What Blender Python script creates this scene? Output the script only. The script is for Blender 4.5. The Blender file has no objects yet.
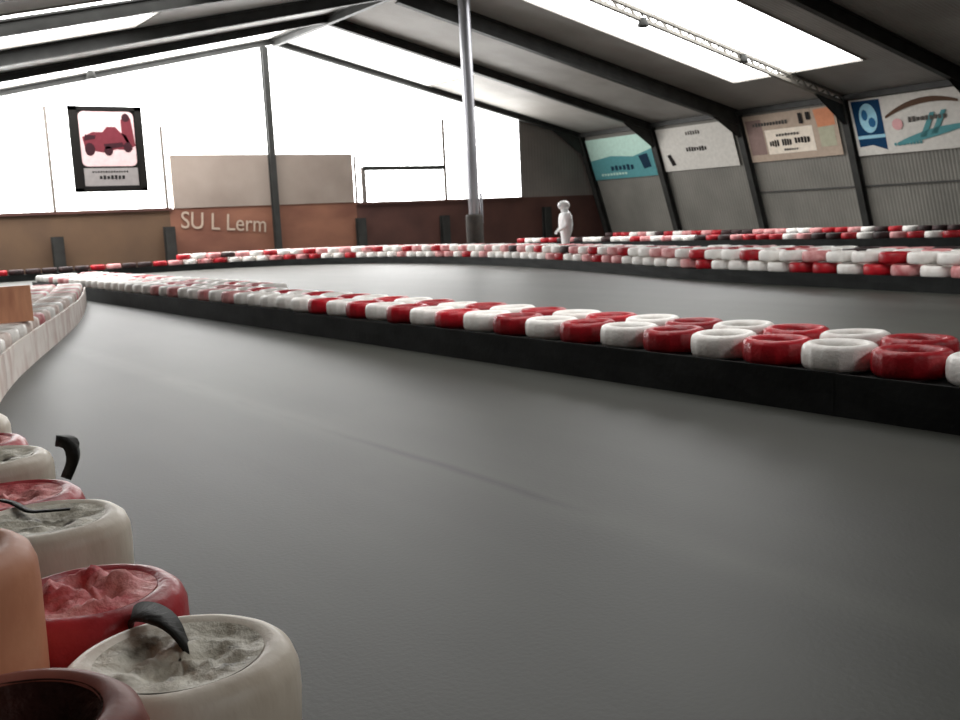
import bpy, bmesh, math, random
from mathutils import Vector, Matrix, noise
random.seed(7)
SC = bpy.context.scene
COL = SC.collection

# ------------------------------------------------------------------ camera
F, PITCH, ROLL, YAW, H = 1005.7, -0.1404, -0.0482, 0.6055, 1.5
FW = Vector((math.sin(YAW)*math.cos(PITCH), math.cos(YAW)*math.cos(PITCH), math.sin(PITCH)))
R0 = Vector((math.cos(YAW), -math.sin(YAW), 0)); U0 = R0.cross(FW)
RR = math.cos(ROLL)*R0 + math.sin(ROLL)*U0
UU = math.cos(ROLL)*U0 - math.sin(ROLL)*R0
EYE = Vector((0, 0, H))
cd = bpy.data.cameras.new('camera'); cam = bpy.data.objects.new('camera', cd); COL.objects.link(cam)
cd.sensor_width = 36; cd.lens = F*36/960; cd.clip_start = .05; cd.clip_end = 300
cam.matrix_world = Matrix.Translation(EYE) @ Matrix((RR, UU, -FW)).transposed().to_4x4()
SC.camera = cam

def proj(P):
    d = Vector(P)-EYE; z = d.dot(FW)
    return (480+F*d.dot(RR)/z, 360-F*d.dot(UU)/z)
def ray(x, y): return FW + RR*((x-480)/F) - UU*((y-360)/F)
def at_z(x, y, z): d = ray(x, y); return EYE + d*((z-H)/d.z)
def at_y(x, y, Y): d = ray(x, y); return EYE + d*(Y/d.y)

# hall dimensions (metres)
YB, XR, ZR, XE, ZE, XB, BAY, ZS = 42.45, 19.0, 9.7, 36.66, 5.73, 38.66, 5.52, 2.5
SL = (ZR-ZE)/(XE-XR)
YF = -14.0
XL = -9.0
def roof(X): return ZR - abs(X-XR)*SL
FY = [YB - i*BAY for i in range(0, 10)]

# ------------------------------------------------------------------ materials
def new_mat(name):
    m = bpy.data.materials.new(name); m.use_nodes = True
    return m, m.node_tree.nodes, m.node_tree.links, m.node_tree.nodes['Principled BSDF']
def rgb(r, g, b):
    f = lambda c: (c/255/12.92) if c <= 10 else ((c/255+.055)/1.055)**2.4
    return (f(r), f(g), f(b), 1)
def mat(name, c1, c2=None, rough=.6, scale=4, lo=.35, hi=.7, bump=0, bscale=30, spec=.4, metal=0, coord='Object', rnd=0, stretch=None):
    m, N, L, B = new_mat(name)
    B.inputs['Roughness'].default_value = rough
    B.inputs['Specular IOR Level'].default_value = spec
    B.inputs['Metallic'].default_value = metal
    tc = N.new('ShaderNodeTexCoord'); vec = tc.outputs[coord]
    if rnd:
        oi = N.new('ShaderNodeObjectInfo'); va = N.new('ShaderNodeVectorMath'); va.operation = 'ADD'
        sc = N.new('ShaderNodeMath'); sc.operation = 'MULTIPLY'; sc.inputs[1].default_value = 37
        L.new(oi.outputs['Random'], sc.inputs[0]); L.new(vec, va.inputs[0]); L.new(sc.outputs[0], va.inputs[1]); vec = va.outputs[0]
    if stretch:
        mp = N.new('ShaderNodeMapping'); mp.inputs['Scale'].default_value = stretch
        L.new(vec, mp.inputs['Vector']); vec = mp.outputs[0]
    if c2 is None: c2 = tuple(c*.75 for c in c1[:3])+(1,)
    n = N.new('ShaderNodeTexNoise'); n.inputs['Scale'].default_value = scale; n.inputs['Detail'].default_value = 5
    L.new(vec, n.inputs['Vector'])
    cr = N.new('ShaderNodeValToRGB')
    cr.color_ramp.elements[0].position = lo; cr.color_ramp.elements[0].color = c1
    cr.color_ramp.elements[1].position = hi; cr.color_ramp.elements[1].color = c2
    L.new(n.outputs['Fac'], cr.inputs['Fac'])
    out = cr.outputs['Color']
    if rnd:
        hs = N.new('ShaderNodeHueSaturation'); mr = N.new('ShaderNodeMapRange')
        mr.inputs['To Min'].default_value = 1-rnd; mr.inputs['To Max'].default_value = 1+rnd*.4
        L.new(oi.outputs['Random'], mr.inputs['Value']); L.new(mr.outputs[0], hs.inputs['Value']); L.new(out, hs.inputs['Color']); out = hs.outputs[0]
    L.new(out, B.inputs['Base Color'])
    if bump:
        n2 = N.new('ShaderNodeTexNoise'); n2.inputs['Scale'].default_value = bscale; n2.inputs['Detail'].default_value = 4
        L.new(vec, n2.inputs['Vector'])
        bp = N.new('ShaderNodeBump'); bp.inputs['Strength'].default_value = bump; bp.inputs['Distance'].default_value = .02
        L.new(n2.outputs['Fac'], bp.inputs['Height']); L.new(bp.outputs[0], B.inputs['Normal'])
    return m
def glow(name, col, strength):
    m, N, L, B = new_mat(name)
    B.inputs['Base Color'].default_value = (.8, .8, .8, 1); B.inputs['Roughness'].default_value = .7
    tc = N.new('ShaderNodeTexCoord'); n = N.new('ShaderNodeTexNoise'); n.inputs['Scale'].default_value = .6
    L.new(tc.outputs['Object'], n.inputs['Vector'])
    mr = N.new('ShaderNodeMapRange'); mr.inputs['To Min'].default_value = strength*.9; mr.inputs['To Max'].default_value = strength*1.1
    L.new(n.outputs['Fac'], mr.inputs['Value']); L.new(mr.outputs[0], B.inputs['Emission Strength'])
    B.inputs['Emission Color'].default_value = col
    return m
def corrugated(name, c1, c2, axis, scale, strength=.5, rough=.6):
    m = mat(name, c1, c2, rough=rough, scale=.5, lo=.3, hi=.75)
    N, L = m.node_tree.nodes, m.node_tree.links; B = N['Principled BSDF']
    tc = N.new('ShaderNodeTexCoord'); w = N.new('ShaderNodeTexWave'); w.bands_direction = axis; w.inputs['Scale'].default_value = scale
    L.new(tc.outputs['Object'], w.inputs['Vector'])
    bp = N.new('ShaderNodeBump'); bp.inputs['Strength'].default_value = strength; bp.inputs['Distance'].default_value = .05
    L.new(w.outputs['Fac'], bp.inputs['Height']); L.new(bp.outputs[0], B.inputs['Normal'])
    return m

M = {}
M['white_paint'] = mat('white_paint', rgb(251, 248, 243), rgb(222, 212, 205), rough=.45, scale=7, lo=.45, hi=.85, bump=.25, bscale=40, rnd=.12)
M['red_paint'] = mat('red_paint', rgb(190, 24, 38), rgb(138, 16, 28), rough=.4, scale=6, lo=.4, hi=.8, bump=.25, bscale=40, rnd=.3)
M['pink_paint'] = mat('pink_paint', rgb(232, 176, 174), rgb(196, 104, 108), rough=.5, scale=6, lo=.35, hi=.7, bump=.25, bscale=40, rnd=.15)
M['dark_paint'] = mat('dark_tyre', rgb(62, 36, 36), rgb(30, 24, 24), rough=.6, scale=6, rnd=.2)
M['dusty_white'] = mat('dusty_white', rgb(244, 232, 224), rgb(206, 178, 168), rough=.6, scale=5, lo=.4, hi=.72, bump=.3, bscale=30, rnd=.12)
M['rubber'] = mat('black_rubber', rgb(30, 32, 31), rgb(17, 18, 18), rough=.75, scale=3, bump=.2, bscale=20, spec=.2)
M['rubber_dark'] = mat('black_tyre_rubber', rgb(32, 32, 28), rgb(16, 16, 14), rough=.6, scale=20, bump=.3, spec=.25)
M['steel_dark'] = mat('dark_steel', rgb(52, 52, 50), rgb(36, 36, 34), rough=.55, scale=2, spec=.3)
M['steel_mid'] = mat('grey_steel', rgb(112, 108, 100), rgb(84, 80, 74), rough=.5, scale=3)
M['galv'] = mat('galvanised_steel', rgb(176, 176, 180), rgb(140, 140, 146), rough=.32, scale=3, metal=.6, stretch=(1, 1, .2))
M['pane'] = glow('translucent_daylight', (1, .995, .98, 1), 8)
M['sky'] = glow('skylight_daylight', (1, 1, .99, 1), 8)
M['sky_fill_dim'] = glow('added_skylight_dim_fill', (1, .99, .97, 1), 2.0)  # weaker glow for the unseen skylights added over the right side
M['sky_fill'] = glow('added_skylight_fill', (1, .99, .97, 1), 5.5)  # glow for unseen skylights added to brighten the near left stacks
M['sky2'] = glow('translucent_roof_daylight', (1, .99, .96, 1), 1.5)

# ------------------------------------------------------------------ mesh helpers
def link(name, bm, m, parent=None, smooth=False):
    me = bpy.data.meshes.new(name); bm.normal_update(); bm.to_mesh(me); bm.free()
    if m is not None:
        for mm in (m if isinstance(m, (list, tuple)) else [m]): me.materials.append(mm)
    if smooth:
        for p in me.polygons: p.use_smooth = True
    o = bpy.data.objects.new(name, me); COL.objects.link(o)
    if parent: o.parent = parent
    return o
def empty(name, loc=(0, 0, 0)):
    o = bpy.data.objects.new(name, None); COL.objects.link(o); o.location = loc; o.empty_display_size = .2
    return o
def tag(o, label=None, cat=None, group=None, kind=None):
    if label: o['label'] = label
    if cat: o['category'] = cat
    if group: o['group'] = group
    if kind: o['kind'] = kind
    return o
def quad(bm, pts, mi=0):
    f = bm.faces.new([bm.verts.new(p) for p in pts]); f.material_index = mi; return f
def box(bm, lo, hi):
    x0, y0, z0 = lo; x1, y1, z1 = hi
    v = [bm.verts.new(p) for p in ((x0,y0,z0),(x1,y0,z0),(x1,y1,z0),(x0,y1,z0),(x0,y0,z1),(x1,y0,z1),(x1,y1,z1),(x0,y1,z1))]
    for f in ((0,3,2,1),(4,5,6,7),(0,1,5,4),(1,2,6,5),(2,3,7,6),(3,0,4,7)): bm.faces.new([v[i] for i in f])
def bar(bm, a, b, w, h, up=(0, 0, 1)):
    a, b = Vector(a), Vector(b); d = (b-a).normalized(); up = Vector(up)
    s = d.cross(up).normalized(); u = s.cross(d).normalized()
    v = []
    for p in (a, b):
        for (i, j) in ((-1,-1),(1,-1),(1,1),(-1,1)): v.append(bm.verts.new(p+s*(w/2*i)+u*(h/2*j)))
    for f in ((0,1,2,3),(7,6,5,4),(0,4,5,1),(1,5,6,2),(2,6,7,3),(3,7,4,0)): bm.faces.new([v[i] for i in f])
def ibeam(bm, a, b, w, h, up, t=.05):
    a, b, up = Vector(a), Vector(b), Vector(up)
    d = (b-a).normalized(); s = d.cross(up).normalized(); u = s.cross(d).normalized()
    bar(bm, a+u*(h/2-t/2), b+u*(h/2-t/2), w, t, up); bar(bm, a-u*(h/2-t/2), b-u*(h/2-t/2), w, t, up)
    bar(bm, a, b, t*.7, h-2*t, up)
def lathe(bm, prof, n=24, closed=False, fr=None, mi=0, cen=(0, 0, 0)):
    rings = []
    for k in range(n):
        a = 2*math.pi*k/n; ring = []
        for j, (r, z) in enumerate(prof):
            rr = fr(k, j, r, z) if fr else r
            ring.append(bm.verts.new((cen[0]+rr*math.cos(a), cen[1]+rr*math.sin(a), cen[2]+z)))
        rings.append(ring)
    m_ = len(prof)
    for k in range(n):
        A, Bq = rings[k], rings[(k+1) % n]
        for j in range(m_ if closed else m_-1):
            f = bm.faces.new((A[j], Bq[j], Bq[(j+1) % m_], A[(j+1) % m_])); f.material_index = mi; f.smooth = True
    return rings
ONES = 'first second third fourth fifth sixth seventh eighth ninth tenth eleventh twelfth thirteenth fourteenth fifteenth sixteenth seventeenth eighteenth nineteenth'.split()
TENS = {2: ('twentieth', 'twenty'), 3: ('thirtieth', 'thirty'), 4: ('fortieth', 'forty'), 5: ('fiftieth', 'fifty'), 6: ('sixtieth', 'sixty')}
def nth(n):
    if n < 20: return ONES[n-1]
    t, u = divmod(n, 10); return TENS[t][0] if u == 0 else TENS[t][1]+'-'+ONES[u-1]

# ------------------------------------------------------------------ floor
def floor_mat():
    m, N, L, B = new_mat('worn_asphalt')
    tc = N.new('ShaderNodeTexCoord')
    n1 = N.new('ShaderNodeTexNoise'); n1.inputs['Scale'].default_value = .45; n1.inputs['Detail'].default_value = 6
    L.new(tc.outputs['Object'], n1.inputs['Vector'])
    cr = N.new('ShaderNodeValToRGB')
    cr.color_ramp.elements[0].position = .3; cr.color_ramp.elements[0].color = rgb(57, 58, 53)
    cr.color_ramp.elements[1].position = .7; cr.color_ramp.elements[1].color = rgb(67, 68, 62)
    L.new(n1.outputs['Fac'], cr.inputs['Fac'])
    # rubbered-in driving line (streaks along the hall)
    mp = N.new('ShaderNodeMapping'); mp.inputs['Scale'].default_value = (1.6, .08, 1)
    L.new(tc.outputs['Object'], mp.inputs['Vector'])
    n2 = N.new('ShaderNodeTexNoise'); n2.inputs['Scale'].default_value = 1.0; n2.inputs['Detail'].default_value = 3
    L.new(mp.outputs[0], n2.inputs['Vector'])
    r2 = N.new('ShaderNodeMapRange'); r2.inputs['From Min'].default_value = .35; r2.inputs['From Max'].default_value = .65
    r2.inputs['To Min'].default_value = .86; r2.inputs['To Max'].default_value = 1.06
    L.new(n2.outputs['Fac'], r2.inputs['Value'])
    # seam along the hall at X = 3.2, broken up by noise, dark edge + pale worn band
    sp = N.new('ShaderNodeSeparateXYZ'); L.new(tc.outputs['Object'], sp.inputs[0])
    n3 = N.new('ShaderNodeTexNoise'); n3.inputs['Scale'].default_value = .7; n3.inputs['Detail'].default_value = 3
    L.new(tc.outputs['Object'], n3.inputs['Vector'])
    def math_(op, a, b=None, c=None):
        n = N.new('ShaderNodeMath'); n.operation = op
        for i, v in enumerate((a, b, c)):
            if v is None: continue
            if isinstance(v, (int, float)): n.inputs[i].default_value = v
            else: L.new(v, n.inputs[i])
        return n.outputs[0]
    wob = math_('MULTIPLY_ADD', n3.outputs['Fac'], .12, -3.27)
    dx = math_('ABSOLUTE', math_('ADD', sp.outputs['X'], wob))
    def band(v, w):
        r = N.new('ShaderNodeMapRange'); r.inputs['From Min'].default_value = 0; r.inputs['From Max'].default_value = w
        r.inputs['To Min'].default_value = 1; r.inputs['To Max'].default_value = 0; L.new(v, r.inputs['Value']); return r.outputs[0]
    def gate(v, lo, hi):
        r = N.new('ShaderNodeMapRange'); r.inputs['From Min'].default_value = lo; r.inputs['From Max'].default_value = hi
        L.new(v, r.inputs['Value']); return r.outputs[0]
    mid = math_('MULTIPLY', gate(sp.outputs['Y'], 3.6, 4.2), gate(sp.outputs['Y'], 7.4, 5.6))
    n4 = N.new('ShaderNodeTexNoise'); n4.inputs['Scale'].default_value = 1.3; L.new(tc.outputs['Object'], n4.inputs['Vector'])
    patch = gate(n4.outputs['Fac'], .42, .62)
    dark = math_('MULTIPLY', math_('MULTIPLY', band(dx, .06), .75), math_('MAXIMUM', mid, math_('MULTIPLY', patch, .45)))
    dx2 = math_('ABSOLUTE', math_('ADD', dx, -.03))
    pale = math_('MULTIPLY', math_('MULTIPLY', band(dx, .22), .42), math_('SUBTRACT', 1.0, math_('MULTIPLY', mid, .8)))
    fac = math_('ADD', math_('SUBTRACT', r2.outputs[0], dark), pale)
    mx = N.new('ShaderNodeVectorMath'); mx.operation = 'SCALE'
    L.new(cr.outputs['Color'], mx.inputs[0]); L.new(fac, mx.inputs['Scale'])
    L.new(mx.outputs[0], B.inputs['Base Color'])
    B.inputs['Roughness'].default_value = .5; B.inputs['Specular IOR Level'].default_value = .4
    n5 = N.new('ShaderNodeTexNoise'); n5.inputs['Scale'].default_value = 45; L.new(tc.outputs['Object'], n5.inputs['Vector'])
    bp = N.new('ShaderNodeBump'); bp.inputs['Strength'].default_value = .12; bp.inputs['Distance'].default_value = .01
    L.new(n5.outputs['Fac'], bp.inputs['Height']); L.new(bp.outputs[0], B.inputs['Normal'])
    return m
bm = bmesh.new(); quad(bm, ((XL-1, YF-1, 0), (XB+1, YF-1, 0), (XB+1, YB+1, 0), (XL-1, YB+1, 0)))
tag(link('floor', bm, floor_mat()), 'grey worn asphalt track floor of the hall', 'floor', kind='structure')

# ------------------------------------------------------------------ roof
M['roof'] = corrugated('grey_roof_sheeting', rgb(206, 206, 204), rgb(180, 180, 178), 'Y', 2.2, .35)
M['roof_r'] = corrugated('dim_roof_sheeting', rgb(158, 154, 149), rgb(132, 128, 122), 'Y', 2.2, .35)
# skylight rectangles, last two per slope unseen and added for fill light: (x0, x1, y0, y1, material key)
SKY_R = [(21.6, 33.2, 22.6, 28.7, 'sky'), (19.3, 27.0, FY[1]+.1, FY[0]-.1, 'sky2'), (21.6, 33.2, 1.0, 6.0, 'sky_fill_dim'), (21.6, 33.2, -9.5, -5.0, 'sky_fill_dim')]
SKY_L = [(2.0, 9.6, 25.2, 30.8, 'sky'), (2.0, 18.7, FY[1]+.1, FY[0]-.1, 'sky'), (3.0, 13.0, 6.5, 11.0, 'sky_fill'), (3.0, 13.0, -8.0, -4.0, 'sky_fill')]
def roof_plane(name, xa, xb, holes, m):
    xs = sorted({xa, xb, *[v for h in holes for v in h[:2]]}); ys = sorted({YF, YB+.3, *[v for h in holes for v in h[2:4]]})
    bm = bmesh.new(); V = {}
    def vv(x, y):
        if (x, y) not in V: V[(x, y)] = bm.verts.new((x, y, roof(x)))
        return V[(x, y)]
    for i in range(len(xs)-1):
        for j in range(len(ys)-1):
            cx, cy = (xs[i]+xs[i+1])/2, (ys[j]+ys[j+1])/2
            if any(h[0] < cx < h[1] and h[2] < cy < h[3] for h in holes): continue
            bm.faces.new((vv(xs[i], ys[j]), vv(xs[i], ys[j+1]), vv(xs[i+1], ys[j+1]), vv(xs[i+1], ys[j])))
    return tag(link(name, bm, m), kind='structure')
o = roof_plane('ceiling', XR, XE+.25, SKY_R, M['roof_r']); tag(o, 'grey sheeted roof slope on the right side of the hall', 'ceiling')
o = roof_plane('ceiling_left', XL-.5, XR, SKY_L, M['roof']); tag(o, 'grey sheeted roof slope on the left side of the hall', 'ceiling')
nwin = 1
for holes, words in ((SKY_R, ['blown-out skylight panel over the right-hand side', 'pale translucent roof bay right of the ridge by the gable', None, None]),
                     (SKY_L, ['blown-out skylight panel at the upper left corner', 'bright translucent roof bay left of the ridge by the gable', None, None])):
    for h, w in zip(holes, words):
        root = empty('window_%d' % nwin, ((h[0]+h[1])/2, (h[2]+h[3])/2, roof((h[0]+h[1])/2))); nwin += 1
        tag(root, w or 'unseen skylight panel added to the roof for fill light', 'skylight', kind='structure')
        bm = bmesh.new(); L_ = -root.location
        quad(bm, [Vector((x, y, roof(x)+.04))+L_ for x, y in ((h[0], h[2]), (h[1], h[2]), (h[1], h[3]), (h[0], h[3]))])
        link('pane', bm, M[h[4]], root)
        bm = bmesh.new()
        for y in (h[2], h[3]): bar(bm, Vector((h[0], y, roof(h[0])))+L_, Vector((h[1], y, roof(h[1])))+L_, .08, .08)
        for x in (h[0], h[1]): bar(bm, Vector((x, h[2], roof(x)))+L_, Vector((x, h[3], roof(x)))+L_, .08, .08)
        link('frame', bm, M['roof_r'], root)

# ------------------------------------------------------------------ portal frames
wall_dir = Vector((XB-XE, 0, -ZE)).normalized()
wall_n = Vector((-wall_dir.z, 0, wall_dir.x)) * -1      # points into the hall
if wall_n.x > 0: wall_n = -wall_n
frame_words = ['slim dark gable frame against the bright end wall', 'dark portal frame next to the gable end', 'deep dark portal frame behind the silver pole',
               'pale lattice frame crossing the right skylight', 'dark portal frame at the upper right corner']
for i, Y in enumerate(FY):
    if Y < YF: break
    root = empty('beam_%d' % (i+1), (XR, Y, 0)); L_ = -Vector((XR, Y, 0))
    tag(root, frame_words[i] if i < 5 else 'dark portal frame of the hall behind the viewpoint', 'portal frame', kind='structure')
    hh = (.26, .36, .62, .36, .5)[min(i, 4)]
    w = .24
    yy = Y if i else Y-.2
    hr = hh
    for sgn in (-1, 1):
        hh = .4 if (sgn < 0 and i == 2) else (.28 if (sgn < 0 and i == 1) else hr)
        off = Vector((0, 0, -hh/2-.02))
        xe = XE-.1 if sgn > 0 else XL
        a = Vector((XR, yy, roof(XR)))+off; b = Vector((xe, yy, roof(xe)))+off
        bm = bmesh.new()
        if i == 3 and sgn > 0:
            up = Vector((0, 0, hh/2-.04)); bar(bm, a+up+L_, b+up+L_, .16, .11); bar(bm, a-up+L_, b-up+L_, .16, .11)
            n = 46
            for k in range(n):
                p, q = a.lerp(b, k/n), a.lerp(b, (k+1)/n); s = 1 if k % 2 else -1
                bar(bm, p+up*s+L_, q-up*s+L_, .06, .06)
            link('rafter', bm, M['steel_mid'], root)
        else:
            ibeam(bm, a+L_, b+L_, w, hh, (0, 0, 1)); link('rafter', bm, M['steel_dark'], root)
    # right column with tapered knee, leaning with the wall
    bm = bmesh.new()
    off2 = wall_n*.16
    a = Vector((XE, yy, ZE))+off2; b = Vector((XB, yy, 0))+off2
    ibeam(bm, a+L_, b+L_, .3, .3, (-1, 0, 0)); link('column', bm, M['steel_dark'], root)
    bm = bmesh.new()
    k0 = Vector((XE-2.2, yy, roof(XE-2.2)-hh*.8)); k1 = Vector((XE-.05, yy, ZE-hh*.6)); k2 = a.lerp(b, .22)
    for dy in (-.05, .05): quad(bm, [p+Vector((0, dy, 0))+L_ for p in (k0, k1, k2)])
    link('knee_plate', bm, M['steel_dark'], root)
    bm = bmesh.new(); bar(bm, Vector((XL+.2, yy, roof(XL)-.1))+L_, Vector((XL+.2, yy, 0))+L_, .3, .3, (1, 0, 0)); link('column', bm, M['steel_dark'], root)
bm = bmesh.new(); ibeam(bm, (XR, YF, ZR-.25), (XR, YB-.4, ZR-.25), .2, .3, (0, 0, 1), .04)
tag(link('trim_1', bm, M['steel_dark']), 'dark ridge beam under the roof apex', 'ridge beam', kind='structure')
bm = bmesh.new(); bar(bm, (XE-.15, YF, ZE-.1), (XE-.15, YB-.2, ZE-.1), .15, .22)
tag(link('trim_2', bm, M['steel_dark']), 'dark eaves beam along the top of the right wall', 'eaves beam', kind='structure')

# ------------------------------------------------------------------ right wall, girt, banners
M['wallr'] = corrugated('grey_wall_sheeting', rgb(128, 125, 118), rgb(104, 102, 96), 'Y', 2.0, .4)
bm = bmesh.new(); quad(bm, ((XE, YF, ZE+.02), (XE, YB+.2, ZE+.02), (XB, YB+.2, 0), (XB, YF, 0)))
tag(link('wall_right', bm, M['wallr']), 'grey corrugated wall leaning along the right side', 'wall', kind='structure')
bm = bmesh.new(); t = .64
P0 = Vector((XE+(XB-XE)*t, 0, ZE*(1-t)))+wall_n*.06
for i in range(2, 9):
    bar(bm, (P0.x, FY[i]-.15-0, P0.z), (P0.x, FY[i+1]+.15, P0.z), .05, .05)
tag(link('trim_3', bm, M['steel_dark']), 'thin dark rail across the right wall panels', 'wall rail', kind='structure')

def on_wall(x, y, off=.09):
    d = ray(x, y); p = Vector((XE, 0, ZE))+wall_n*off
    return EYE + d*((p-EYE).dot(wall_n)/d.dot(wall_n))
def flat(name, c, rough=.6): return mat(name, c, tuple(v*.88 for v in c[:3])+(1,), rough=rough, scale=6, coord='Object', spec=.12)
BC = {'teal_pale': flat('pale_teal_print', rgb(182, 212, 200)), 'teal': flat('teal_print', rgb(86, 142, 146)), 'navy': flat('navy_print', rgb(22, 46, 66)),
      'white': flat('white_vinyl', rgb(204, 200, 193)), 'grey': flat('grey_print', rgb(88, 84, 80)), 'black': flat('black_print', rgb(34, 30, 30)),
      'beige': flat('beige_vinyl', rgb(176, 158, 142)), 'cream': flat('cream_print', rgb(232, 220, 204)), 'orange': flat('orange_print', rgb(206, 138, 104)),
      'mauve': flat('mauve_print', rgb(138, 116, 110)), 'blue': flat('blue_print', rgb(40, 92, 132)), 'sky': flat('pale_blue_print', rgb(150, 196, 212)), 'deep': flat('deep_blue_print', rgb(14, 54, 88)),
      'brown': flat('brown_print', rgb(88, 66, 52)), 'pink': flat('pink_print', rgb(214, 164, 164)), 'sage': flat('sage_print', rgb(172, 170, 148))}
def banner(px, base, label, shapes, name='banner', cat='banner'):
    tl, tr, br, bl = [on_wall(*p) for p in px]
    ya, yb = (tl.y+bl.y)/2, (tr.y+br.y)/2
    bay_i = min(range(8), key=lambda i: abs((FY[i]+FY[i+1])/2-(ya+yb)/2))
    ya, yb = min(ya, FY[bay_i]-.2), max(yb, FY[bay_i+1]+.2)
    za, zb = (tl.z+tr.z)/2, (bl.z+br.z)/2
    c = Vector((0, 0, 0)); P = lambda u, v, o: None
    def pt(u, v, o=0):
        z = za+(zb-za)*v; t_ = (ZE-z)/ZE
        return Vector((XE+(XB-XE)*t_, ya+(yb-ya)*u, z))+wall_n*(.09+o)
    org = pt(.5, 1, 0); root = empty(name, org); tag(root, label, cat, 'advertising banners along the right wall')
    bm = bmesh.new()
    fr = [pt(0, 0, .02), pt(1, 0, .02), pt(1, 1, .02), pt(0, 1, .02)]; bk = [pt(0, 0), pt(1, 0), pt(1, 1), pt(0, 1)]
    fr = [p-org for p in fr]; bk = [p-org for p in bk]
    quad(bm, fr); quad(bm, bk[::-1])
    for a in range(4): quad(bm, (fr[a], bk[a], bk[(a+1) % 4], fr[(a+1) % 4]))
    link('sheet', bm, BC[base], root)
    for k, (nm, key, polys) in enumerate(shapes):
        bm = bmesh.new()
        for poly in polys: quad(bm, [pt(u, v, .026+.004*k)-org for u, v in poly])
        link(nm, bm, BC[key], root)
    return root
def rect(u0, v0, u1, v1): return [(u0, v0), (u1, v0), (u1, v1), (u0, v1)]
def disc(u, v, ru, rv, n=20): return [(u+ru*math.cos(2*math.pi*k/n), v+rv*math.sin(2*math.pi*k/n)) for k in range(n)]
def arc(u0, v0, u1, v1, sag, th, n=10):
    out = []
    for k in range(n):
        a, b = k/n, (k+1)/n
        f = lambda t: (u0+(u1-u0)*t, v0+(v1-v0)*t-sag*4*t*(1-t))
        w = lambda t: th*(.35+.65*math.sin(math.pi*min(1, max(0, t*.9+.05))))
        (ua, va), (ub, vb) = f(a), f(b)
        out.append([(ua, va-w(a)/2), (ub, vb-w(b)/2), (ub, vb+w(b)/2), (ua, va+w(a)/2)])
    return out
rs = random.Random(3)
def scrawl(u0, u1, v, h, n):          # a line of illegible lettering: separate blocky strokes
    out = []; du = (u1-u0)/n
    for k in range(n):
        a = u0+k*du; s = rs.uniform(.55, 1)
        out.append([(a+du*.1, v-h/2*s), (a+du*.82, v-h/2*s*rs.uniform(.6, 1)), (a+du*.75, v+h/2*s), (a+du*.05, v+h/2*rs.uniform(.6, 1))])
    return out
banner(((584,141),(648,131),(657,173),(598,181)), 'teal_pale', 'pale green and teal banner nearest the back corner', [
    ('lower_band', 'teal', [[(0,.52),(.35,.44),(.7,.5),(1,.36),(1,1),(0,1)]]),
    ('lettering', 'navy', scrawl(.3, .68, .74, .16, 6)),
    ('emblem', 'navy', [[(.78,.5),(.92,.46),(.94,.78),(.82,.82)]]),
    ('small_print', 'teal_pale', scrawl(.12, .55, .88, .07, 9))])
banner(((654,130),(730,119),(739,163),(662,173)), 'white', 'white banner with two short dark lines of print', [
    ('top_line', 'grey', scrawl(.4, .6, .16, .1, 6)), ('middle_line', 'black', scrawl(.36, .64, .53, .12, 8)),
    ('emblem', 'black', [[(.08,.62),(.13,.6),(.18,.86),(.12,.88)]])])
banner(((737,118),(834,103),(843,152),(747,164)), 'beige', 'beige banner with a cream box and bold dark lettering', [
    ('side_block', 'mauve', [rect(.02,.1,.2,.85)]), ('box', 'cream', [rect(.22,.34,.74,.86)]),
    ('orange_block', 'orange', [[(.78,.04),(.98,.02),(.98,.38),(.8,.4)]]), ('sage_block', 'sage', [rect(.8,.4,.96,.8)]),
    ('bold_word', 'black', scrawl(.25,.36,.63,.16,4)), ('bold_word', 'black', scrawl(.39,.5,.62,.17,4)), ('bold_word', 'black', scrawl(.53,.7,.61,.16,5)),
    ('small_word', 'grey', scrawl(.1,.5,.2,.1,12)), ('small_word', 'grey', scrawl(.34,.6,.46,.07,8)), ('small_word', 'grey', scrawl(.4,.56,.78,.05,6)),
    ('top_marks', 'black', [rect(.62,.06,.66,.28), rect(.7,.06,.74,.22)])])
banner(((845,101),(962,84),(968,147),(852,155)), 'white', 'white banner with a blue globe square and teal swoosh', [
    ('blue_square', 'deep', [[(.02,.02),(.29,.03),(.29,.93),(.03,.88)]]), ('square_divider', 'sky', [rect(.03,.64,.29,.7)]),
    ('globe', 'sky', [disc(.16,.34,.085,.26)]), ('globe_land', 'blue', [disc(.13,.28,.03,.1,9), disc(.19,.42,.035,.09,9)]),
    ('wave', 'white', [[(.03,.84),(.16,.82),(.29,.92),(.29,.99),(.03,.99)]]),
    ('brown_arch', 'brown', arc(.32,.36,.97,.22,.14,.1)), ('pink_spot', 'pink', [disc(.42,.5,.05,.1,12)]),
    ('teal_swoosh', 'teal', arc(.4,.84,1,.62,.02,.14)+[[(.6,.76),(.72,.36),(.76,.36),(.66,.76)], [(.7,.72),(.82,.34),(.86,.34),(.76,.72)]]),
    ('grey_lettering', 'grey', scrawl(.52,.86,.44,.1,9)), ('lower_line', 'teal', scrawl(.36,.62,.84,.06,9))])

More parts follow.
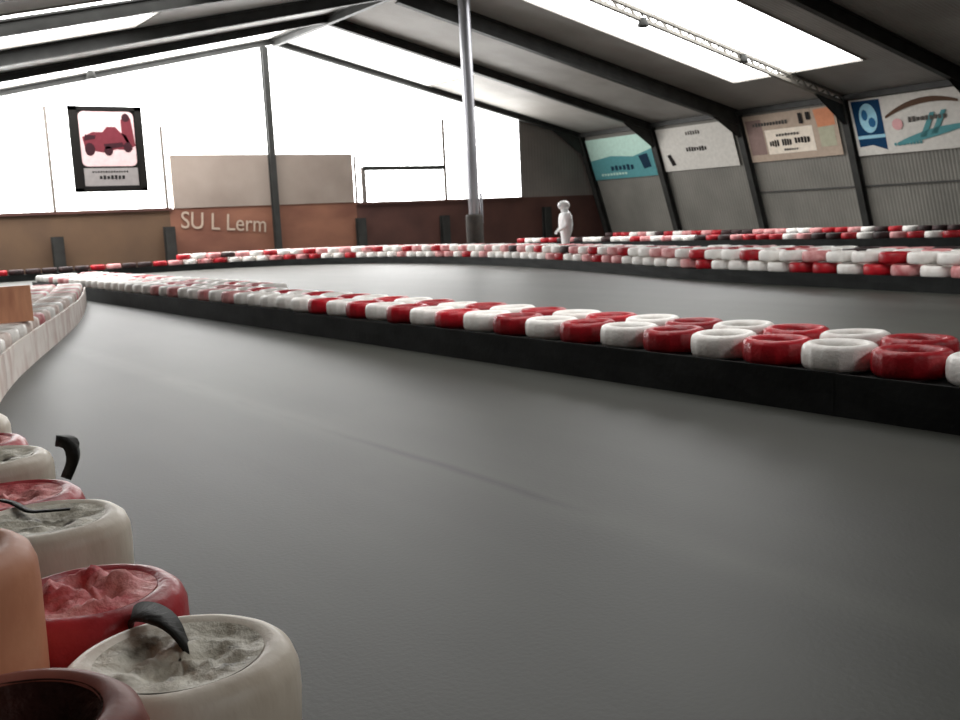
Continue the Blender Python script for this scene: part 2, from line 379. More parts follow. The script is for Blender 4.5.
# ------------------------------------------------------------------ back wall
M['brown'] = mat('brown_boarding', rgb(136, 92, 72), rgb(108, 68, 54), rough=.7, scale=.35, lo=.35, hi=.65, stretch=(1, 1, 2.2))
M['brown_olive'] = mat('olive_brown_boarding', rgb(100, 77, 57), rgb(82, 62, 48), rough=.7, scale=.5)
M['brown_dark'] = mat('dark_brown_boarding', rgb(90, 58, 50), rgb(68, 42, 37), rough=.7, scale=.5)
M['panel'] = mat('stone_grey_panel', rgb(150, 137, 127), rgb(128, 115, 106), rough=.7, scale=.4)
M['gable'] = corrugated('grey_gable_sheeting', rgb(128, 120, 114), rgb(108, 100, 96), 'X', 1.6, .3)
def wall_rect(name, x0, x1, z0, z1, m, label, y=YB, th=.12):
    bm = bmesh.new(); box(bm, (x0, y, z0), (x1, y+th, z1)); return tag(link(name, bm, m), label, 'wall', kind='structure')
wb = wall_rect('wall_back', 13.9, 22.75, 0, ZS, M['brown'], 'reddish brown boarding with white lettering under the grey panel')
wall_rect('wall_back_left', XL, 13.9, 0, ZS, M['brown_olive'], 'olive brown boarding under the left gable window')
wall_rect('wall_back_right', 22.75, XB, 0, ZS-.05, M['brown_dark'], 'dark brown boarding under the right gable window')
wall_rect('wall_back_panel', 14.1, 22.65, ZS, 4.72, M['panel'], 'stone grey panel between the two gable windows', YB-.04, .16)
bm = bmesh.new()
f = quad(bm, ((32.55, YB, ZS-.05), (XB, YB, ZS-.05), (XB, YB, .3), (XB, YB, 2), (XE, YB, ZE), (32.55, YB, roof(32.55))))
tag(link('wall_gable', bm, M['gable']), 'grey sheeted gable wall beside the right corner', 'wall', kind='structure')
# sill boards
bm = bmesh.new(); box(bm, (XL, YB-.1, ZS-.08), (14.0, YB, ZS+.04)); tag(link('trim_4', bm, M['brown_dark']), 'brown sill under the left gable window', 'sill', kind='structure')
bm = bmesh.new(); box(bm, (22.75, YB-.1, ZS-.14), (32.6, YB, ZS-.02)); tag(link('trim_5', bm, M['brown_dark']), 'brown sill under the right gable window', 'sill', kind='structure')
def gable_window(x0, x1, z0, mull, label, bars=()):
    global nwin
    xs = [x0] + ([XR] if x0 < XR < x1 else []) + [x1]
    root = empty('window_%d' % nwin, ((x0+x1)/2, YB, z0)); nwin += 1; tag(root, label, 'window', kind='structure')
    L_ = -root.location
    bm = bmesh.new(); quad(bm, [Vector((x0, YB+.05, z0))+L_, Vector((x1, YB+.05, z0))+L_]+[Vector((x, YB+.05, roof(x)))+L_ for x in reversed(xs)])
    link('pane', bm, M['pane'], root)
    for x, z1, w in mull:
        bm = bmesh.new(); box(bm, Vector((x-w/2, YB-.06, z0))+L_, Vector((x+w/2, YB, z1))+L_); link('mullion', bm, M['mull'], root)
    for a, b, z in bars:
        bm = bmesh.new(); box(bm, Vector((a, YB-.08, z-.1))+L_, Vector((b, YB-.01, z+.1))+L_); link('transom', bm, M['steel_dark'], root)
    return root
M['mull'] = mat('slim_grey_mullion', rgb(120, 112, 106), rgb(96, 90, 86), rough=.6)
gable_window(XL, 14.1, ZS, ((9.35, 6.6, .12), (13.82, 5.9, .12), (4.5, 6, .1), (0, 5, .1)), 'blown-out translucent gable window around the framed poster')
gable_window(14.1, 22.7, 4.72, (), 'blown-out translucent gable glazing over the grey panel')
gable_window(22.7, 32.55, ZS-.05, ((23.2, 4.1, .22), (27.8, 6.4, .14), (22.78, 4.6, .1)), 'blown-out right gable window with a dark crossbar', ((23.2, 27.8, 4.05),))
# centre gable post and the short dark posts in front of the boarding
bm = bmesh.new()
ibeam(bm, (18.55, YB-.3, 0), (18.55, YB-.3, roof(18.5)-.3), .27, .26, (0, -1, 0)); tag(link('column_1', bm, M['steel_dark']), 'dark steel post in the middle of the gable end', 'post', kind='structure')
for k, (px, h_) in enumerate(((57, 1.55), (170, 1.75), (362, 1.75), (446, 1.7), (548, 1.9))):
    X = at_y(px, 235, YB-.25).x; bm = bmesh.new()
    ibeam(bm, (X, YB-.22, 0), (X, YB-.22, h_), .42, .3, (0, -1, 0))
    tag(link('column_%d' % (k+2), bm, M['steel_dark']), 'short dark steel stub against the brown boarding, %s from the left' % nth(k+1), 'post', kind='structure')
# white wall lettering
fc = bpy.data.curves.new('wall_lettering', 'FONT'); fc.body = 'SU L Lerm'; fc.size = 1.02; fc.extrude = .01; fc.materials.append(flat('white_letter_paint', rgb(176, 158, 142)))
fo = bpy.data.objects.new('wall_lettering', fc); COL.objects.link(fo); fo.parent = wb
p = at_y(180, 222, YB-.05)
fo.matrix_world = Matrix.Translation((p.x, YB-.04, p.z-.25)) @ Matrix.Rotation(.0, 4, 'Y') @ Matrix.Rotation(math.pi/2, 4, 'X')
fo.rotation_euler.y = .09
fo.scale = (.88, 1, 1)
# remaining enclosure
bm = bmesh.new(); quad(bm, ((XL, YF, 0), (XL, YB+.2, 0), (XL, YB+.2, roof(XL)), (XL, YF, roof(XL))))
tag(link('wall_left', bm, M['gable']), 'grey sheeted wall on the left of the hall', 'wall', kind='structure')
bm = bmesh.new(); quad(bm, ((XL, YF, 0), (XB, YF, 0), (XE, YF, ZE), (XR, YF, ZR), (XL, YF, roof(XL))))
tag(link('wall_front', bm, M['gable']), 'grey sheeted gable wall behind the viewpoint', 'wall', kind='structure')

# ------------------------------------------------------------------ framed poster on the gable window
def poster():
    Y = YB-.2
    x0, x1, z0, z1 = 10.15, 13.02, 3.25, 6.62
    org = Vector(((x0+x1)/2, Y, z0)); root = empty('framed_poster', org)
    tag(root, 'black framed poster with a dusky red kart picture on the bright gable window', 'poster')
    W, Hh = x1-x0, z1-z0
    def P(u, v, o): return Vector(((u-.5)*W, -o, (1-v)*Hh))
    bm = bmesh.new()
    for a in ((0,0,1,.05),(0,.955,1,1),(0,0,.12,1),(.9,0,1,1)):
        box(bm, P(a[0], a[3], .06), P(a[2], a[1], -.02))
    link('frame', bm, flat('black_frame', rgb(20, 18, 16)), root)
    bm = bmesh.new(); quad(bm, [P(*c, .0) for c in ((0,1),(1,1),(1,0),(0,0))]); link('backing', bm, flat('black_backing', rgb(24, 22, 20)), root)
    bm = bmesh.new()
    pts = []
    for cu, cv, a0 in ((.8,.12,0),(.21,.12,90),(.21,.64,180),(.8,.64,270)):
        for k in range(6):
            a = math.radians(a0+k*18); pts.append((cu+.08*math.cos(a), cv-.06*math.sin(a)))
    quad(bm, [P(u, v, .03) for u, v in reversed(pts)][::-1]); link('print', bm, flat('pale_pink_print', rgb(196, 168, 168)), root)
    bm = bmesh.new()
    red = [[(.16,.36),(.3,.3),(.44,.3),(.5,.24),(.62,.24),(.68,.3),(.76,.34),(.84,.5),(.8,.52),(.62,.5),(.44,.54),(.3,.52),(.24,.58),(.2,.56)],
           [(.7,.32),(.7,.16),(.76,.1),(.84,.14),(.86,.3),(.88,.46),(.8,.5)]]
    for q in red: quad(bm, [P(u, v, .034) for u, v in q])
    link('kart_body_print', bm, flat('dusky_red_print', rgb(96, 38, 46)), root)
    mar = flat('dark_maroon_print', rgb(48, 22, 28))
    for q in (disc(.25,.5,.07,.075), disc(.5,.52,.06,.055), disc(.77,.48,.06,.06), disc(.77,.13,.055,.05), [(.2,.33),(.34,.34),(.33,.38),(.18,.4)], [(.44,.44),(.7,.42),(.72,.47),(.46,.5)]):
        bm = bmesh.new(); quad(bm, [P(u, v, .038) for u, v in q]); link('dark_kart_print', bm, mar, root)
    bm = bmesh.new(); quad(bm, [P(u, v, .03) for u, v in ((.14,.72),(.88,.72),(.88,.93),(.14,.93))]); link('caption_panel', bm, flat('grey_caption', rgb(132, 127, 125)), root)
    bc = flat('black_caption', rgb(30, 28, 28))
    for line in (scrawl(.34, .7, .83, .06, 7), scrawl(.2, .84, .945, .03, 16), scrawl(.25, .75, .765, .025, 14)):
        bm = bmesh.new()
        for q in line: quad(bm, [P(u, v, .036) for u, v in q])
        link('caption_line', bm, bc, root)
poster()

# ------------------------------------------------------------------ silver pole
root = empty('steel_pole', (20.75, 29.9, 0))
tag(root, 'tall silver steel pole standing behind the far barrier, black padding at its foot', 'pole')
bm = bmesh.new(); zt = roof(20.75)-.06; lathe(bm, [(.19, .05), (.19, 2.1), (.2, 2.12), (.2, 2.2), (.21, zt-.5), (.24, zt)], 24); link('shaft', bm, M['galv'], root)
bm = bmesh.new(); box(bm, (-.3, -.3, 0), (.3, .3, .05)); link('base_plate', bm, M['steel_dark'], root)
bm = bmesh.new(); lathe(bm, [(.3, .05), (.31, .1), (.31, 1.55), (.28, 1.62), (.2, 1.64)], 20); link('foot_padding', bm, mat('dark_padding', rgb(56, 50, 44), rgb(38, 34, 30), rough=.8), root)
bm = bmesh.new(); lathe(bm, [(.05, 1.3), (.05, 2.35), (.03, 2.38)], 10, cen=(.3, -.05, 0)); link('side_conduit', bm, M['galv'], root)
# small lamps under rafters
def lamp(x, y, Y, label):
    p = at_y(x, y, Y)
    zc = roof(p.x); root = empty('flood_lamp', (p.x, Y, p.z)); tag(root, label, 'lamp', 'small black flood lamps under the roof')
    bm = bmesh.new(); lathe(bm, [(.05, .22), (.12, .2), (.2, -.05), (.18, -.1), (.0, -.1)], 16); link('lamp_shade', bm, M['rubber_dark'], root)
    bm = bmesh.new(); lathe(bm, [(.02, .2), (.02, max(.3, zc-p.z-.05))], 8); link('hanger', bm, M['steel_dark'], root)
lamp(643, 24, FY[3]-.05, 'small black lamp on the pale lattice frame, the upper of two')
lamp(743, 60, FY[3]-.05, 'small black lamp on the pale lattice frame, the lower of two')
lamp(27, 22, FY[2]-3, 'small black lamp below the skylight at the upper left')
lamp(91, 76, FY[0]-.5, 'small black lamp on the gable rafter above the poster')

# ------------------------------------------------------------------ tyres
TR, TH = .275, .23
PROF = [(a, b*.87) for a, b in ((.262, .02), (.274, .05), (.278, .115), (.274, .18), (.262, .21), (.235, .228), (.2, .226), (.172, .205), (.158, .17), (.155, .115), (.158, .06), (.172, .025), (.2, .004), (.235, .002))]
def tyre_mesh(name, mats, n, lug):
    bm = bmesh.new()
    fr = (lambda k, j, r, z: r-.010 if (j in (0, 1, 2, 3, 4) and k % 3 == 0) else r) if lug else None
    lathe(bm, PROF, n, True, fr)
    me = bpy.data.meshes.new(name); bm.to_mesh(me); bm.free(); me.materials.append(mats)
    for p in me.polygons: p.use_smooth = True
    return me
TY_HI = {k: tyre_mesh('tyre_'+k, M[v], 48, True) for k, v in (('white', 'white_paint'), ('red', 'red_paint'), ('pink', 'pink_paint'), ('dark', 'dark_paint'), ('dusty', 'dusty_white'))}
TY_LO = {k: tyre_mesh('far_tyre_'+k, M[v], 18, False) for k, v in (('white', 'white_paint'), ('red', 'red_paint'), ('pink', 'pink_paint'), ('dark', 'dark_paint'), ('dusty', 'dusty_white'))}
NAMEC = {'white': 'white painted', 'red': 'red painted', 'pink': 'faded pink', 'dark': 'dark unpainted', 'dusty': 'dusty off-white'}
rt = random.Random(11)
def tyre(c, x, y, z, label, group, lo=False):
    o = bpy.data.objects.new('tyre', (TY_LO if lo else TY_HI)[c]); COL.objects.link(o)
    o.location = (x, y, z); o.rotation_euler = (rt.uniform(-.02, .02), rt.uniform(-.02, .02), rt.choice((0, 1, 2, 3))*math.pi/2+rt.uniform(-.03, .03))
    s = rt.uniform(.965, .985); o.scale = (s, s, rt.uniform(.96, 1.0))
    return tag(o, label, 'tyre', group)
def inframe(x, y, z, mx=12):
    d = Vector((x, y, z))-EYE
    if d.dot(FW) < .3: return False
    a, b = proj((x, y, z)); return -mx < a < 960+mx and -20 < b < 760

def polyline(pts, step, start=0):
    out = []; dist = start; acc = 0
    for a, b in zip(pts, pts[1:]):
        a, b = Vector(a), Vector(b); l = (b-a).length; d = (b-a)/l
        while dist <= acc+l: out.append((a+d*(dist-acc), d)); dist += step
        acc += l
    return out
def smooth_path(pts, n=3):
    pts = [Vector(p) for p in pts]
    for _ in range(n):
        q = [pts[0]]
        for a, b in zip(pts, pts[1:]): q += [a.lerp(b, .25), a.lerp(b, .75)]
        pts = q+[pts[-1]]
    return pts
def belt(label, path, off_in, height, core_w, core_h, side, m=None, seg=6, group='black rubber skirts of the track barriers', both=True):
    """rubber skirt along a path (the face line); the support core stands on side * normal behind it."""
    pts = polyline(path, .5); root = empty('rubber_skirt', (pts[0][0].x, pts[0][0].y, 0)); tag(root, label, 'barrier skirt', group)
    L_ = -Vector((pts[0][0].x, pts[0][0].y, 0)); rr = random.Random(5)
    def nrm(d): return Vector((d.y, -d.x))*side
    for dist0, hh in ((0, height),)+(((core_w, height),) if both else ()):
        i = 0
        while i < len(pts)-1:
            j = min(len(pts)-1, i+seg); bm = bmesh.new(); prev = None
            hj = hh+rr.uniform(-.012, .012); t = .015+rr.uniform(0, .012)
            for k in range(i, j+1):
                p, d = pts[k]; n = nrm(d); a = p+n*(dist0-(t if dist0 == 0 else 0)); b = p+n*(dist0+(0 if dist0 == 0 else t))
                wv = .008*math.sin(k*1.7)
                ring = [bm.verts.new(Vector((q.x, q.y, z))+L_) for q, z in ((a, 0.0), (a-n*wv, hj*.5), (a, hj), (b, hj), (b, 0.0))]
                if prev:
                    for s in range(5): bm.faces.new((prev[s], prev[(s+1) % 5], ring[(s+1) % 5], ring[s]))
                prev = ring
            bmesh.ops.recalc_face_normals(bm, faces=bm.faces)
            link('belt_panel', bm, m or M['rubber'], root); i = j
    bm = bmesh.new(); prev = None
    for p, d in pts:
        n = nrm(d); a = p+n*.02; b = p+n*(core_w-.02)
        ring = [bm.verts.new(Vector((q.x, q.y, z))+L_) for q, z in ((a, 0), (a, core_h), (b, core_h), (b, 0))]
        if prev:
            for s in range(4): bm.faces.new((prev[s], prev[(s+1) % 4], ring[(s+1) % 4], ring[s]))
        prev = ring
    bmesh.ops.recalc_face_normals(bm, faces=bm.faces)
    link('support_core', bm, M['rubber'], root)
    return root

count = 0
# --- middle barrier (runs straight down the hall at X = 6)
Z0 = .285
STEP = .555
belt('long black rubber skirt round the foot of the middle barrier', [Vector((6.0, 1.3)), Vector((6.0, 31.1))], 0, .30, 1.16, Z0-.005, 1)
belt('black rubber skirt round the widened far end of the middle barrier', [Vector((7.2, 17.0)), Vector((7.2, 31.1))], 0, .30, .6, Z0-.005, 1)
mid = []
rm = random.Random(2)
def midcol(i, y, base):
    if y > 13.5:
        return rm.choice(['white', 'white', 'white', 'white', 'pink'] if base == 'white' else ['red', 'pink', 'white', 'white'])
    return base
n1 = n2 = n3 = 0
for i in range(-1, 49):
    y = 3.91+STEP*i; c = midcol(i, y, 'red' if i % 2 == 0 else 'white'); x = 6.29+rm.uniform(-.015, .015)
    if inframe(x, y, .4, 40):
        n1 += 1; tyre(c, x, y, Z0, '%s tyre in the middle barrier, front row, %s from the right edge' % (NAMEC[c], nth(n1)), 'tyres in the front row of the middle barrier'); count += 1
for i in range(-1, 48):
    y = 4.19+STEP*i; c = midcol(i, y, 'red' if i % 2 == 0 else 'white'); x = 6.855+rm.uniform(-.02, .02)
    if inframe(x, y, .4, 30):
        n2 += 1; tyre(c, x, y, Z0, '%s tyre in the middle barrier, rear row, %s from the right edge' % (NAMEC[c], nth(n2)), 'tyres in the rear row of the middle barrier'); count += 1
for i in range(0, 24):
    y = 17.4+.57*i; c = rm.choice(['white', 'white', 'white', 'pink', 'red']); n3 += 1
    tyre(c, 7.48, y, Z0, '%s tyre in the third row of the far middle barrier, %s from the right' % (NAMEC[c], nth(n3)), 'tyres on the widened end of the middle barrier', True); count += 1

for i in range(-4, -1):
    for x, y, row in ((6.29, 3.91+STEP*i, 'front'), (6.855, 4.19+STEP*i, 'rear')):
        if inframe(x, y, .4, 30): continue
        c = 'red' if i % 2 == 0 else 'white'; count += 1
        tyre(c, x, y, Z0, '%s tyre in the middle barrier, %s row, %s past the right edge' % (NAMEC[c], row, nth(-1-i)), 'tyres in the %s row of the middle barrier' % row)

# --- left barrier: wrapped stacks close by, then a bend to the right
def crumple(bm, amt, sc, seed, rim=.19):
    for v in bm.verts:
        r = math.hypot(v.co.x, v.co.y)
        n = noise.noise(Vector((v.co.x*sc+seed, v.co.y*sc, seed*1.3))); n2 = noise.noise(Vector((v.co.x*sc*2.3, v.co.y*sc*2.3+seed, 4)))
        k = max(0, min(1, (rim-r)/.07))
        v.co.z += k*amt*(n*1.2+abs(n2)*.9)
M['wrap_white'] = mat('white_plastic_wrap', rgb(240, 230, 214), rgb(204, 188, 168), rough=.42, scale=5, lo=.42, hi=.78, bump=.3, bscale=12, stretch=(1, 1, .35))
M['wrap_tan'] = mat('tan_plastic_wrap', rgb(224, 160, 124), rgb(186, 112, 82), rough=.5, scale=2.4, lo=.35, hi=.7, bump=.2, bscale=10)
M['wrap_red'] = mat('red_plastic_wrap', rgb(196, 62, 68), rgb(140, 28, 36), rough=.35, scale=6, bump=.4, bscale=14)
M['wrap_brown'] = mat('brown_red_plastic_wrap', rgb(156, 84, 66), rgb(112, 50, 40), rough=.5, scale=4, bump=.2, bscale=10)
def dusty(name, c1, c2, c3, sc):
    m = mat(name, c1, c2, rough=.55, scale=sc, lo=.38, hi=.6, bump=.6, bscale=26)
    cr = [n for n in m.node_tree.nodes if n.type == 'VALTORGB'][0].color_ramp; e = cr.elements.new(.72); e.color = c3
    return m
M['dust_white'] = dusty('grimy_white_membrane', rgb(234, 228, 212), rgb(196, 190, 174), rgb(84, 76, 66), 11)
M['dust_red'] = dusty('creased_red_membrane', rgb(238, 160, 156), rgb(212, 88, 92), rgb(96, 16, 22), 9)
M['shade_brown'] = dusty('shaded_hollow_brown', rgb(70, 34, 26), rgb(50, 24, 20), rgb(30, 16, 14), 5)  # shade inside the sunken tyre hole, put into the colour
def wrapped(x, y, key, label, top=.5, amt=.03, seed=1.0, dip=.045, R=.28, parts=()):
    root = empty('wrapped_tyre_stack', (x, y, 0)); tag(root, label, 'tyre stack', 'wrapped tyre stacks along the left barrier')
    wm, tm = {'white': ('wrap_white', 'dust_white'), 'red': ('wrap_red', 'dust_red'), 'tan': ('wrap_tan', 'wrap_tan'), 'brown': ('wrap_brown', 'shade_brown')}[key]
    bm = bmesh.new()
    pr = [(R-.005, 0), (R, .08), (R-.004, .22), (R-.012, .255), (R-.002, .29), (R+.002, top-.12), (R, top-.06), (R-.012, top-.025), (R-.035, top-.006), (R-.06, top), (R-.085, top-.012)]
    fr = lambda k, j, r, z: r+.007*noise.noise(Vector((math.cos(k/56*6.283)*2+seed, math.sin(k/56*6.283)*2, z*5)))
    lathe(bm, pr, 56, False, fr); w = link('wrap', bm, M[wm], root, True)
    bm = bmesh.new(); rr = [R-.08-(R-.08)*k/12 for k in range(13)]
    rg = lathe(bm, [(max(r, .004), top-.008-dip*min(1, ((R-.08-r)/(R-.08))*2.2)) for r in rr], 56)
    bmesh.ops.remove_doubles(bm, verts=bm.verts, dist=.0015)
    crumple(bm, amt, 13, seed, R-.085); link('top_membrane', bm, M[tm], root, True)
    return root
def flap(root, pts, w, t=.012, name='torn_rubber_flap'):
    """a curled strip of black rubber through local points"""
    bm = bmesh.new(); prev = None; pts = [Vector(p) for p in pts]
    sm = smooth_path(pts, 2)
    for i, p in enumerate(sm):
        d = (sm[min(i+1, len(sm)-1)]-sm[max(i-1, 0)]).normalized()
        s = Vector((.35, .94, 0)); s = (s-d*s.dot(d)).normalized(); u = s.cross(d).normalized()
        ww = w*(.55+.45*math.sin(math.pi*(i+1)/(len(sm)+1)))
        ring = [bm.verts.new(p+s*a*ww/2+u*b*t/2) for a, b in ((-1,-1),(1,-1),(1,1),(-1,1))]
        if prev:
            for q in range(4): bm.faces.new((prev[q], prev[(q+1) % 4], ring[(q+1) % 4], ring[q]))
        else: bm.faces.new(ring)
        prev = ring
    bm.faces.new(prev[::-1]); bmesh.ops.recalc_face_normals(bm, faces=bm.faces)
    return link(name, bm, M['rubber_dark'], root, True)
o1 = Vector((.69, 2.33, 0))
S1 = wrapped(o1.x, o1.y, 'white', 'grimy white wrapped tyre stack, nearest of the left row, with a torn black flap', .5, .028, 1.7, .022)
def loc(x, y, z, o): return at_z(x, y, z)-o
flap(S1, [loc(132, 624, .46, o1), loc(134, 612, .52, o1), loc(152, 612, .545, o1), loc(172, 626, .54, o1), loc(188, 648, .49, o1), loc(188, 660, .45, o1)], .07)
S2 = wrapped(.625, 2.93, 'red', 'creased red wrapped tyre stack behind the nearest white one', .5, .042, 5.1, .0, .27)
o3 = Vector((.67, 3.68, 0))
S3 = wrapped(o3.x, o3.y, 'white', 'white wrapped tyre stack just beyond the creased red one', .54, .02, 2.6, .015)
flap(S3, [loc(0, 500, .545, o3), loc(15, 503, .55, o3), loc(28, 512, .545, o3), loc(45, 511, .545, o3), loc(70, 509, .545, o3)], .025, .006, 'torn_edge')
S4 = wrapped(.66, 4.3, 'red', 'red wrapped tyre stack, mostly hidden between two white ones on the left row', .5, .03, 8.2, .02)
o5 = Vector((.68, 4.95, 0))
S5 = wrapped(o5.x, o5.y, 'white', 'white wrapped tyre stack with a black rubber lump on its side', .54, .02, 3.3, .02)
flap(S5, [loc(62, 440, .53, o5), loc(71, 444, .52, o5), loc(74, 458, .45, o5), loc(68, 474, .36, o5)], .10, .05, 'rubber_lump')
S6 = wrapped(.70, 5.6, 'red', 'faded red wrapped tyre stack, sixth along the left row', .5, .03, 9.2, .02)
S7 = wrapped(.72, 6.2, 'white', 'white wrapped tyre stack, seventh along the left row, cut by the photo\'s edge', .53, .03, 6.2, .02)
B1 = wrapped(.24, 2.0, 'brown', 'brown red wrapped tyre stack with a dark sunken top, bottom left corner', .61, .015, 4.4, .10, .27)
B2 = wrapped(.165, 2.58, 'tan', 'plump tan wrapped tyre stack at the left edge beside the red one', .80, .015, 7.7, -.02, .275)

face = smooth_path([(1.02, 7.0), (1.15, 8.6), (1.83, 11.27), (2.46, 13.2), (3.5, 16.2), (4.68, 19.9), (5.8, 24.2)], 2)
def offset(path, o): 
    out = []
    for i, p in enumerate(path):
        d = (path[min(i+1, len(path)-1)]-path[max(i-1, 0)]).normalized(); out.append(p+Vector((d.y, -d.x))*o)
    return out
M['sheet'] = mat('dusty_white_sheet', rgb(248, 238, 230), rgb(206, 178, 168), rough=.6, scale=3.2, lo=.42, hi=.74, bump=.4, bscale=9, stretch=(1, 1, .5))
belt('dusty white plastic sheet hung along the bend of the left barrier', face, 0, .37, 1.16, Z0-.005, -1, M['sheet'], 8, 'white sheets along the left bend', False)
nl = [0, 0]
rl = random.Random(9)
for row, offs in ((0, .30), (1, .86)):
    for q, d in polyline(offset(face, -offs), .57, .2+.28*row):
        if not inframe(q.x, q.y, .4, 30): continue
        if row == 0 and q.y > 23.9: continue
        c = rl.choice(['dusty', 'dusty', 'white', 'white', 'dusty', 'pink']); nl[row] += 1; count += 1
        tyre(c, q.x, q.y, Z0, '%s tyre on the left bend, %s row, %s from the near end' % (NAMEC[c], ('track-side', 'outer')[row], nth(nl[row])), 'tyres on the bend of the left barrier')
# brown board outside the bend
pb = at_y(30, 285, 13.6); root = empty('plywood_board', (pb.x-.6, 13.6, .485)); tag(root, 'brown plywood board standing on the tyres of the left bend at the photo\'s edge', 'board')
bm = bmesh.new(); box(bm, (-.75, 0, 0), (.6, .04, pb.z-.485)); link('sheet', bm, mat('brown_plywood', rgb(226, 164, 128), rgb(196, 132, 102), rough=.7, scale=3, stretch=(3, 1, .6)), root)
bm = bmesh.new(); box(bm, (-.6, .04, 0), (-.5, .14, pb.z-.53)); link('batten', bm, M['brown_dark'], root)
bm = bmesh.new(); box(bm, (.45, .04, 0), (.55, .14, pb.z-.53)); link('batten', bm, M['brown_dark'], root)

# --- far barrier: three courses, the lowest behind the skirt
far = smooth_path([(14.3, 5.5), (14.75, 8.5), (15.5, 14.3), (17.3, 19.8), (18.7, 26.0), (18.9, 30.0), (18.2, 34.5), (15.6, 38.2), (11.0, 39.6), (2.5, 40.2)], 2)
belt('long black rubber skirt round the foot of the far barrier', far, 0, .24, 1.16, .215, 1, None, 6, both=False)
MATI = {'white': 0, 'red': 1, 'pink': 2, 'dark': 3}
MASS = []
rf = random.Random(21)
cnt = {}
seq = ['white', 'white', 'red', 'white', 'pink', 'white', 'dark', 'red', 'white']
def far_colour(k, row, X_):
    if X_ < 13.2: return rf.choice(['dark', 'dark', 'dark', 'dark', 'dark', 'pink', 'dark', 'red', 'dark'])
    if row == 'lower': return rf.choice(['white', 'white', 'white', 'pink', 'red'])
    if k % 3 == 1: return rf.choice(['red', 'red', 'pink', 'dark'])
    return rf.choice(['white', 'white', 'white', 'pink'])
cands = []
for row, offs, z in (('lower', .30, .22), ('upper', .33, .425), ('rear', .985, .425), ('back', 1.6, .425)):
    for k, (q, d) in enumerate(polyline(offset(far, offs), .57, .1 if row in ('lower', 'rear') else .38)):
        if row == 'back':
            if q.y > 16: continue
        if q.x < 13 and row != 'lower': continue
        if not inframe(q.x, q.y, z+.1, 10):
            if q.y < 12 and q.y > 6: MASS.append((q.x, q.y, z, far_colour(k, row, q.x)))
            continue
        cands.append((row, q.x, q.y, z, far_colour(k, row, q.x)))
budget = 300-count-2
cands_sorted = sorted(cands, key=lambda c: (Vector(c[1:4])-EYE).length)
keep = set(id(c) for c in cands_sorted[:budget])
for c in cands:
    row, x, y, z, col = c
    if id(c) in keep:
        cnt[row] = cnt.get(row, 0)+1
        tyre(col, x, y, z, '%s tyre in the far barrier, %s row, %s from the right edge' % (NAMEC[col], row, nth(cnt[row])), 'tyres of the far barrier', True)
    else: MASS.append((x, y, z, col))

# --- barriers further right, towards the leaning wall
for X, label, ph in ((27.6, 'black rubber skirt of the barrier behind the far barrier', 0), (33.2, 'black rubber skirt of the last barrier by the right wall', .3)):
    pth = [Vector((X, 9.0)), Vector((X, 37.0))]
    belt(label, pth, 0, .30, .6, Z0-.005, 1)
    for k in range(49):
        y = 9.3+ph+.565*k
        MASS.append((X+.3, y, Z0, rf.choice(['white', 'white', 'pink', 'red', 'dark']) if X < 30 else rf.choice(['pink', 'red', 'white', 'dark'])))
bm = bmesh.new()
for x, y, z, c in MASS:
    lathe(bm, PROF, 14, True, None, MATI[c], (x, y, z))
o = link('tyre_rows', bm, [M['white_paint'], M['red_paint'], M['pink_paint'], M['dark_paint']], None, True)
tag(o, 'distant rows of red and white tyres along the back and right walls', 'tyres', None, 'stuff')

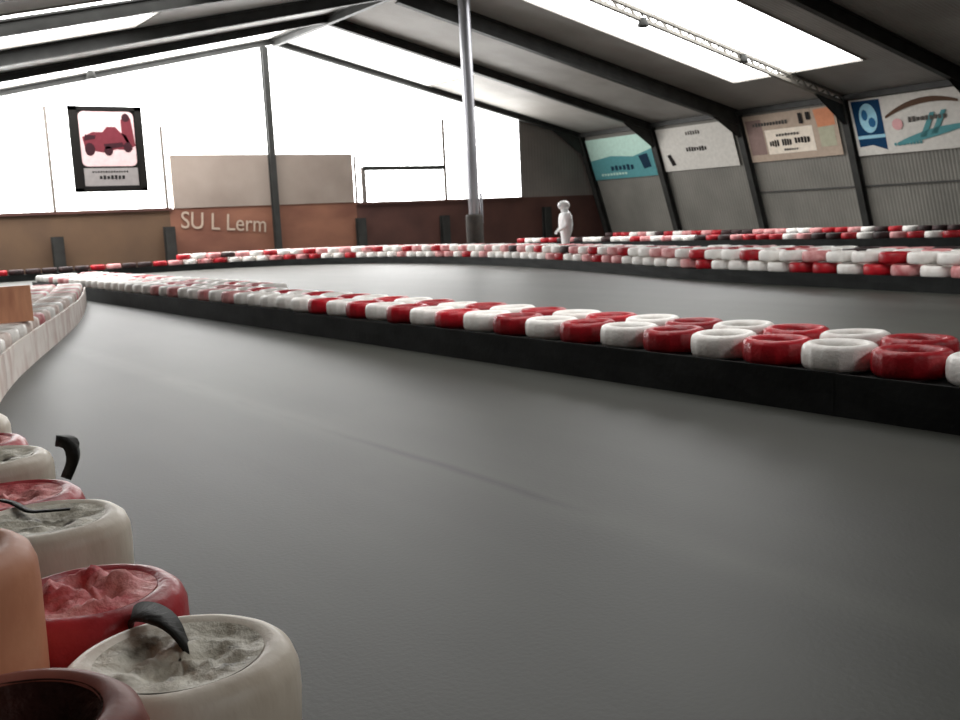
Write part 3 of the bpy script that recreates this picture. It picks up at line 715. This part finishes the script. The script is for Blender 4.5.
# ------------------------------------------------------------------ person in white behind the far barrier
def person():
    base = at_y(566, 262, 1); d = ray(566, 235); d.z = 0; d.normalize()
    P = Vector((0, 0, 0))+d*30.6
    face = -R0; side = Vector((0, 0, 1)).cross(face)
    root = empty('person', (P.x, P.y, 0)); root.scale = (1.18, 1.18, 1.0); tag(root, 'person in white overalls and white helmet standing side-on beyond the far barrier', 'person')
    def W(f, s, z): return face*f+side*s+Vector((0, 0, z))
    V = []; E = []; RA = []
    def add(f, s, z, r, par=None):
        V.append(W(f, s, z)); RA.append(r); k = len(V)-1
        if par is not None: E.append((par, k))
        return k
    pel = add(0, 0, .98, .19); sp1 = add(.0, 0, 1.15, .18, pel); ch = add(.0, 0, 1.36, .2, sp1); ne = add(.0, 0, 1.53, .125, ch); nk = add(.02, 0, 1.6, .085, ne); hd = add(.04, 0, 1.72, .1, nk)
    for s in (-1, 1):
        hip = add(.0, .1*s, .92, .13, pel); kn = add(.03, .12*s, .5, .09, hip); an = add(-.02, .12*s, .1, .055, kn); toe = add(.17, .13*s, .05, .045, an)
        sh = add(.0, .2*s, 1.44, .11, ch); el = add(-.02 if s > 0 else .05, .27*s, 1.14, .07, sh); wr = add(.17, .24*s, 1.02, .04, el); pa = add(.22, .22*s, .97, .036, wr)
        for k, (df, ds) in enumerate(((.085, -.03), (.095, -.01), (.09, .01), (.075, .03))):
            a = add(.25, .22*s+ds, .955, .011, pa); b = add(.17+df, .22*s+ds, .925, .009, a); add(.165+df, .22*s+ds, .895, .008, b)
        a = add(.23, .185*s, .98, .012, pa); add(.26, .165*s, .95, .009, a)
    me = bpy.data.meshes.new('body'); me.from_pydata(V, E, []); o = bpy.data.objects.new('body', me); COL.objects.link(o)
    md = o.modifiers.new('skin', 'SKIN'); md.use_smooth_shade = True
    for k, r in enumerate(RA): me.skin_vertices[0].data[k].radius = (r, r)
    me.skin_vertices[0].data[0].use_root = True
    o.modifiers.new('sub', 'SUBSURF').levels = 1
    dg = bpy.context.evaluated_depsgraph_get(); dg.update()
    m2 = bpy.data.meshes.new_from_object(o.evaluated_get(dg)); bpy.data.objects.remove(o)
    m2.materials.clear(); m2.materials.append(mat('white_overalls', rgb(250, 250, 250), rgb(236, 236, 236), rough=.6))
    b = bpy.data.objects.new('body', m2); COL.objects.link(b); b.parent = root
    for p_ in m2.polygons: p_.use_smooth = True
    bm = bmesh.new(); bmesh.ops.create_uvsphere(bm, u_segments=24, v_segments=16, radius=1)
    for v in bm.verts:
        v.co = W(v.co.x*.155+.03, v.co.y*.125, v.co.z*.15+1.745)
    link('helmet', bm, mat('white_helmet', rgb(248, 248, 246), rgb(236, 236, 234), rough=.25), root, True)
    bm = bmesh.new()
    for i in range(9):
        for j in range(3): pass
    g = {}
    for i in range(10):
        for j in range(4):
            a = math.radians(-60+120*i/9); z = -.045+.075*j/3
            g[i, j] = bm.verts.new(W(math.cos(a)*.162*math.sqrt(1-(z/.16)**2)+.03, math.sin(a)*.131*math.sqrt(1-(z/.16)**2), 1.755+z))
    for i in range(9):
        for j in range(3): bm.faces.new((g[i, j], g[i+1, j], g[i+1, j+1], g[i, j+1]))
    link('visor', bm, mat('smoky_visor', rgb(226, 228, 230), rgb(206, 208, 210), rough=.2), root, True)
person()

# ------------------------------------------------------------------ light and colour
w = bpy.data.worlds.new('world'); SC.world = w; w.use_nodes = True
bg = w.node_tree.nodes['Background']; bg.inputs[0].default_value = (.8, .88, 1, 1); bg.inputs[1].default_value = .4
SC.view_settings.view_transform = 'Standard'; SC.view_settings.look = 'None'
SC.view_settings.exposure = 0; SC.view_settings.gamma = 1
cd.dof.use_dof = True; cd.dof.focus_distance = 3.2; cd.dof.aperture_fstop = 7.5
SC.cycles.use_denoising = True
SC.cycles.max_bounces = 8; SC.cycles.diffuse_bounces = 5
print('INDIVIDUAL TYRES', count+min(budget, len(cands)), 'mass', len(MASS))
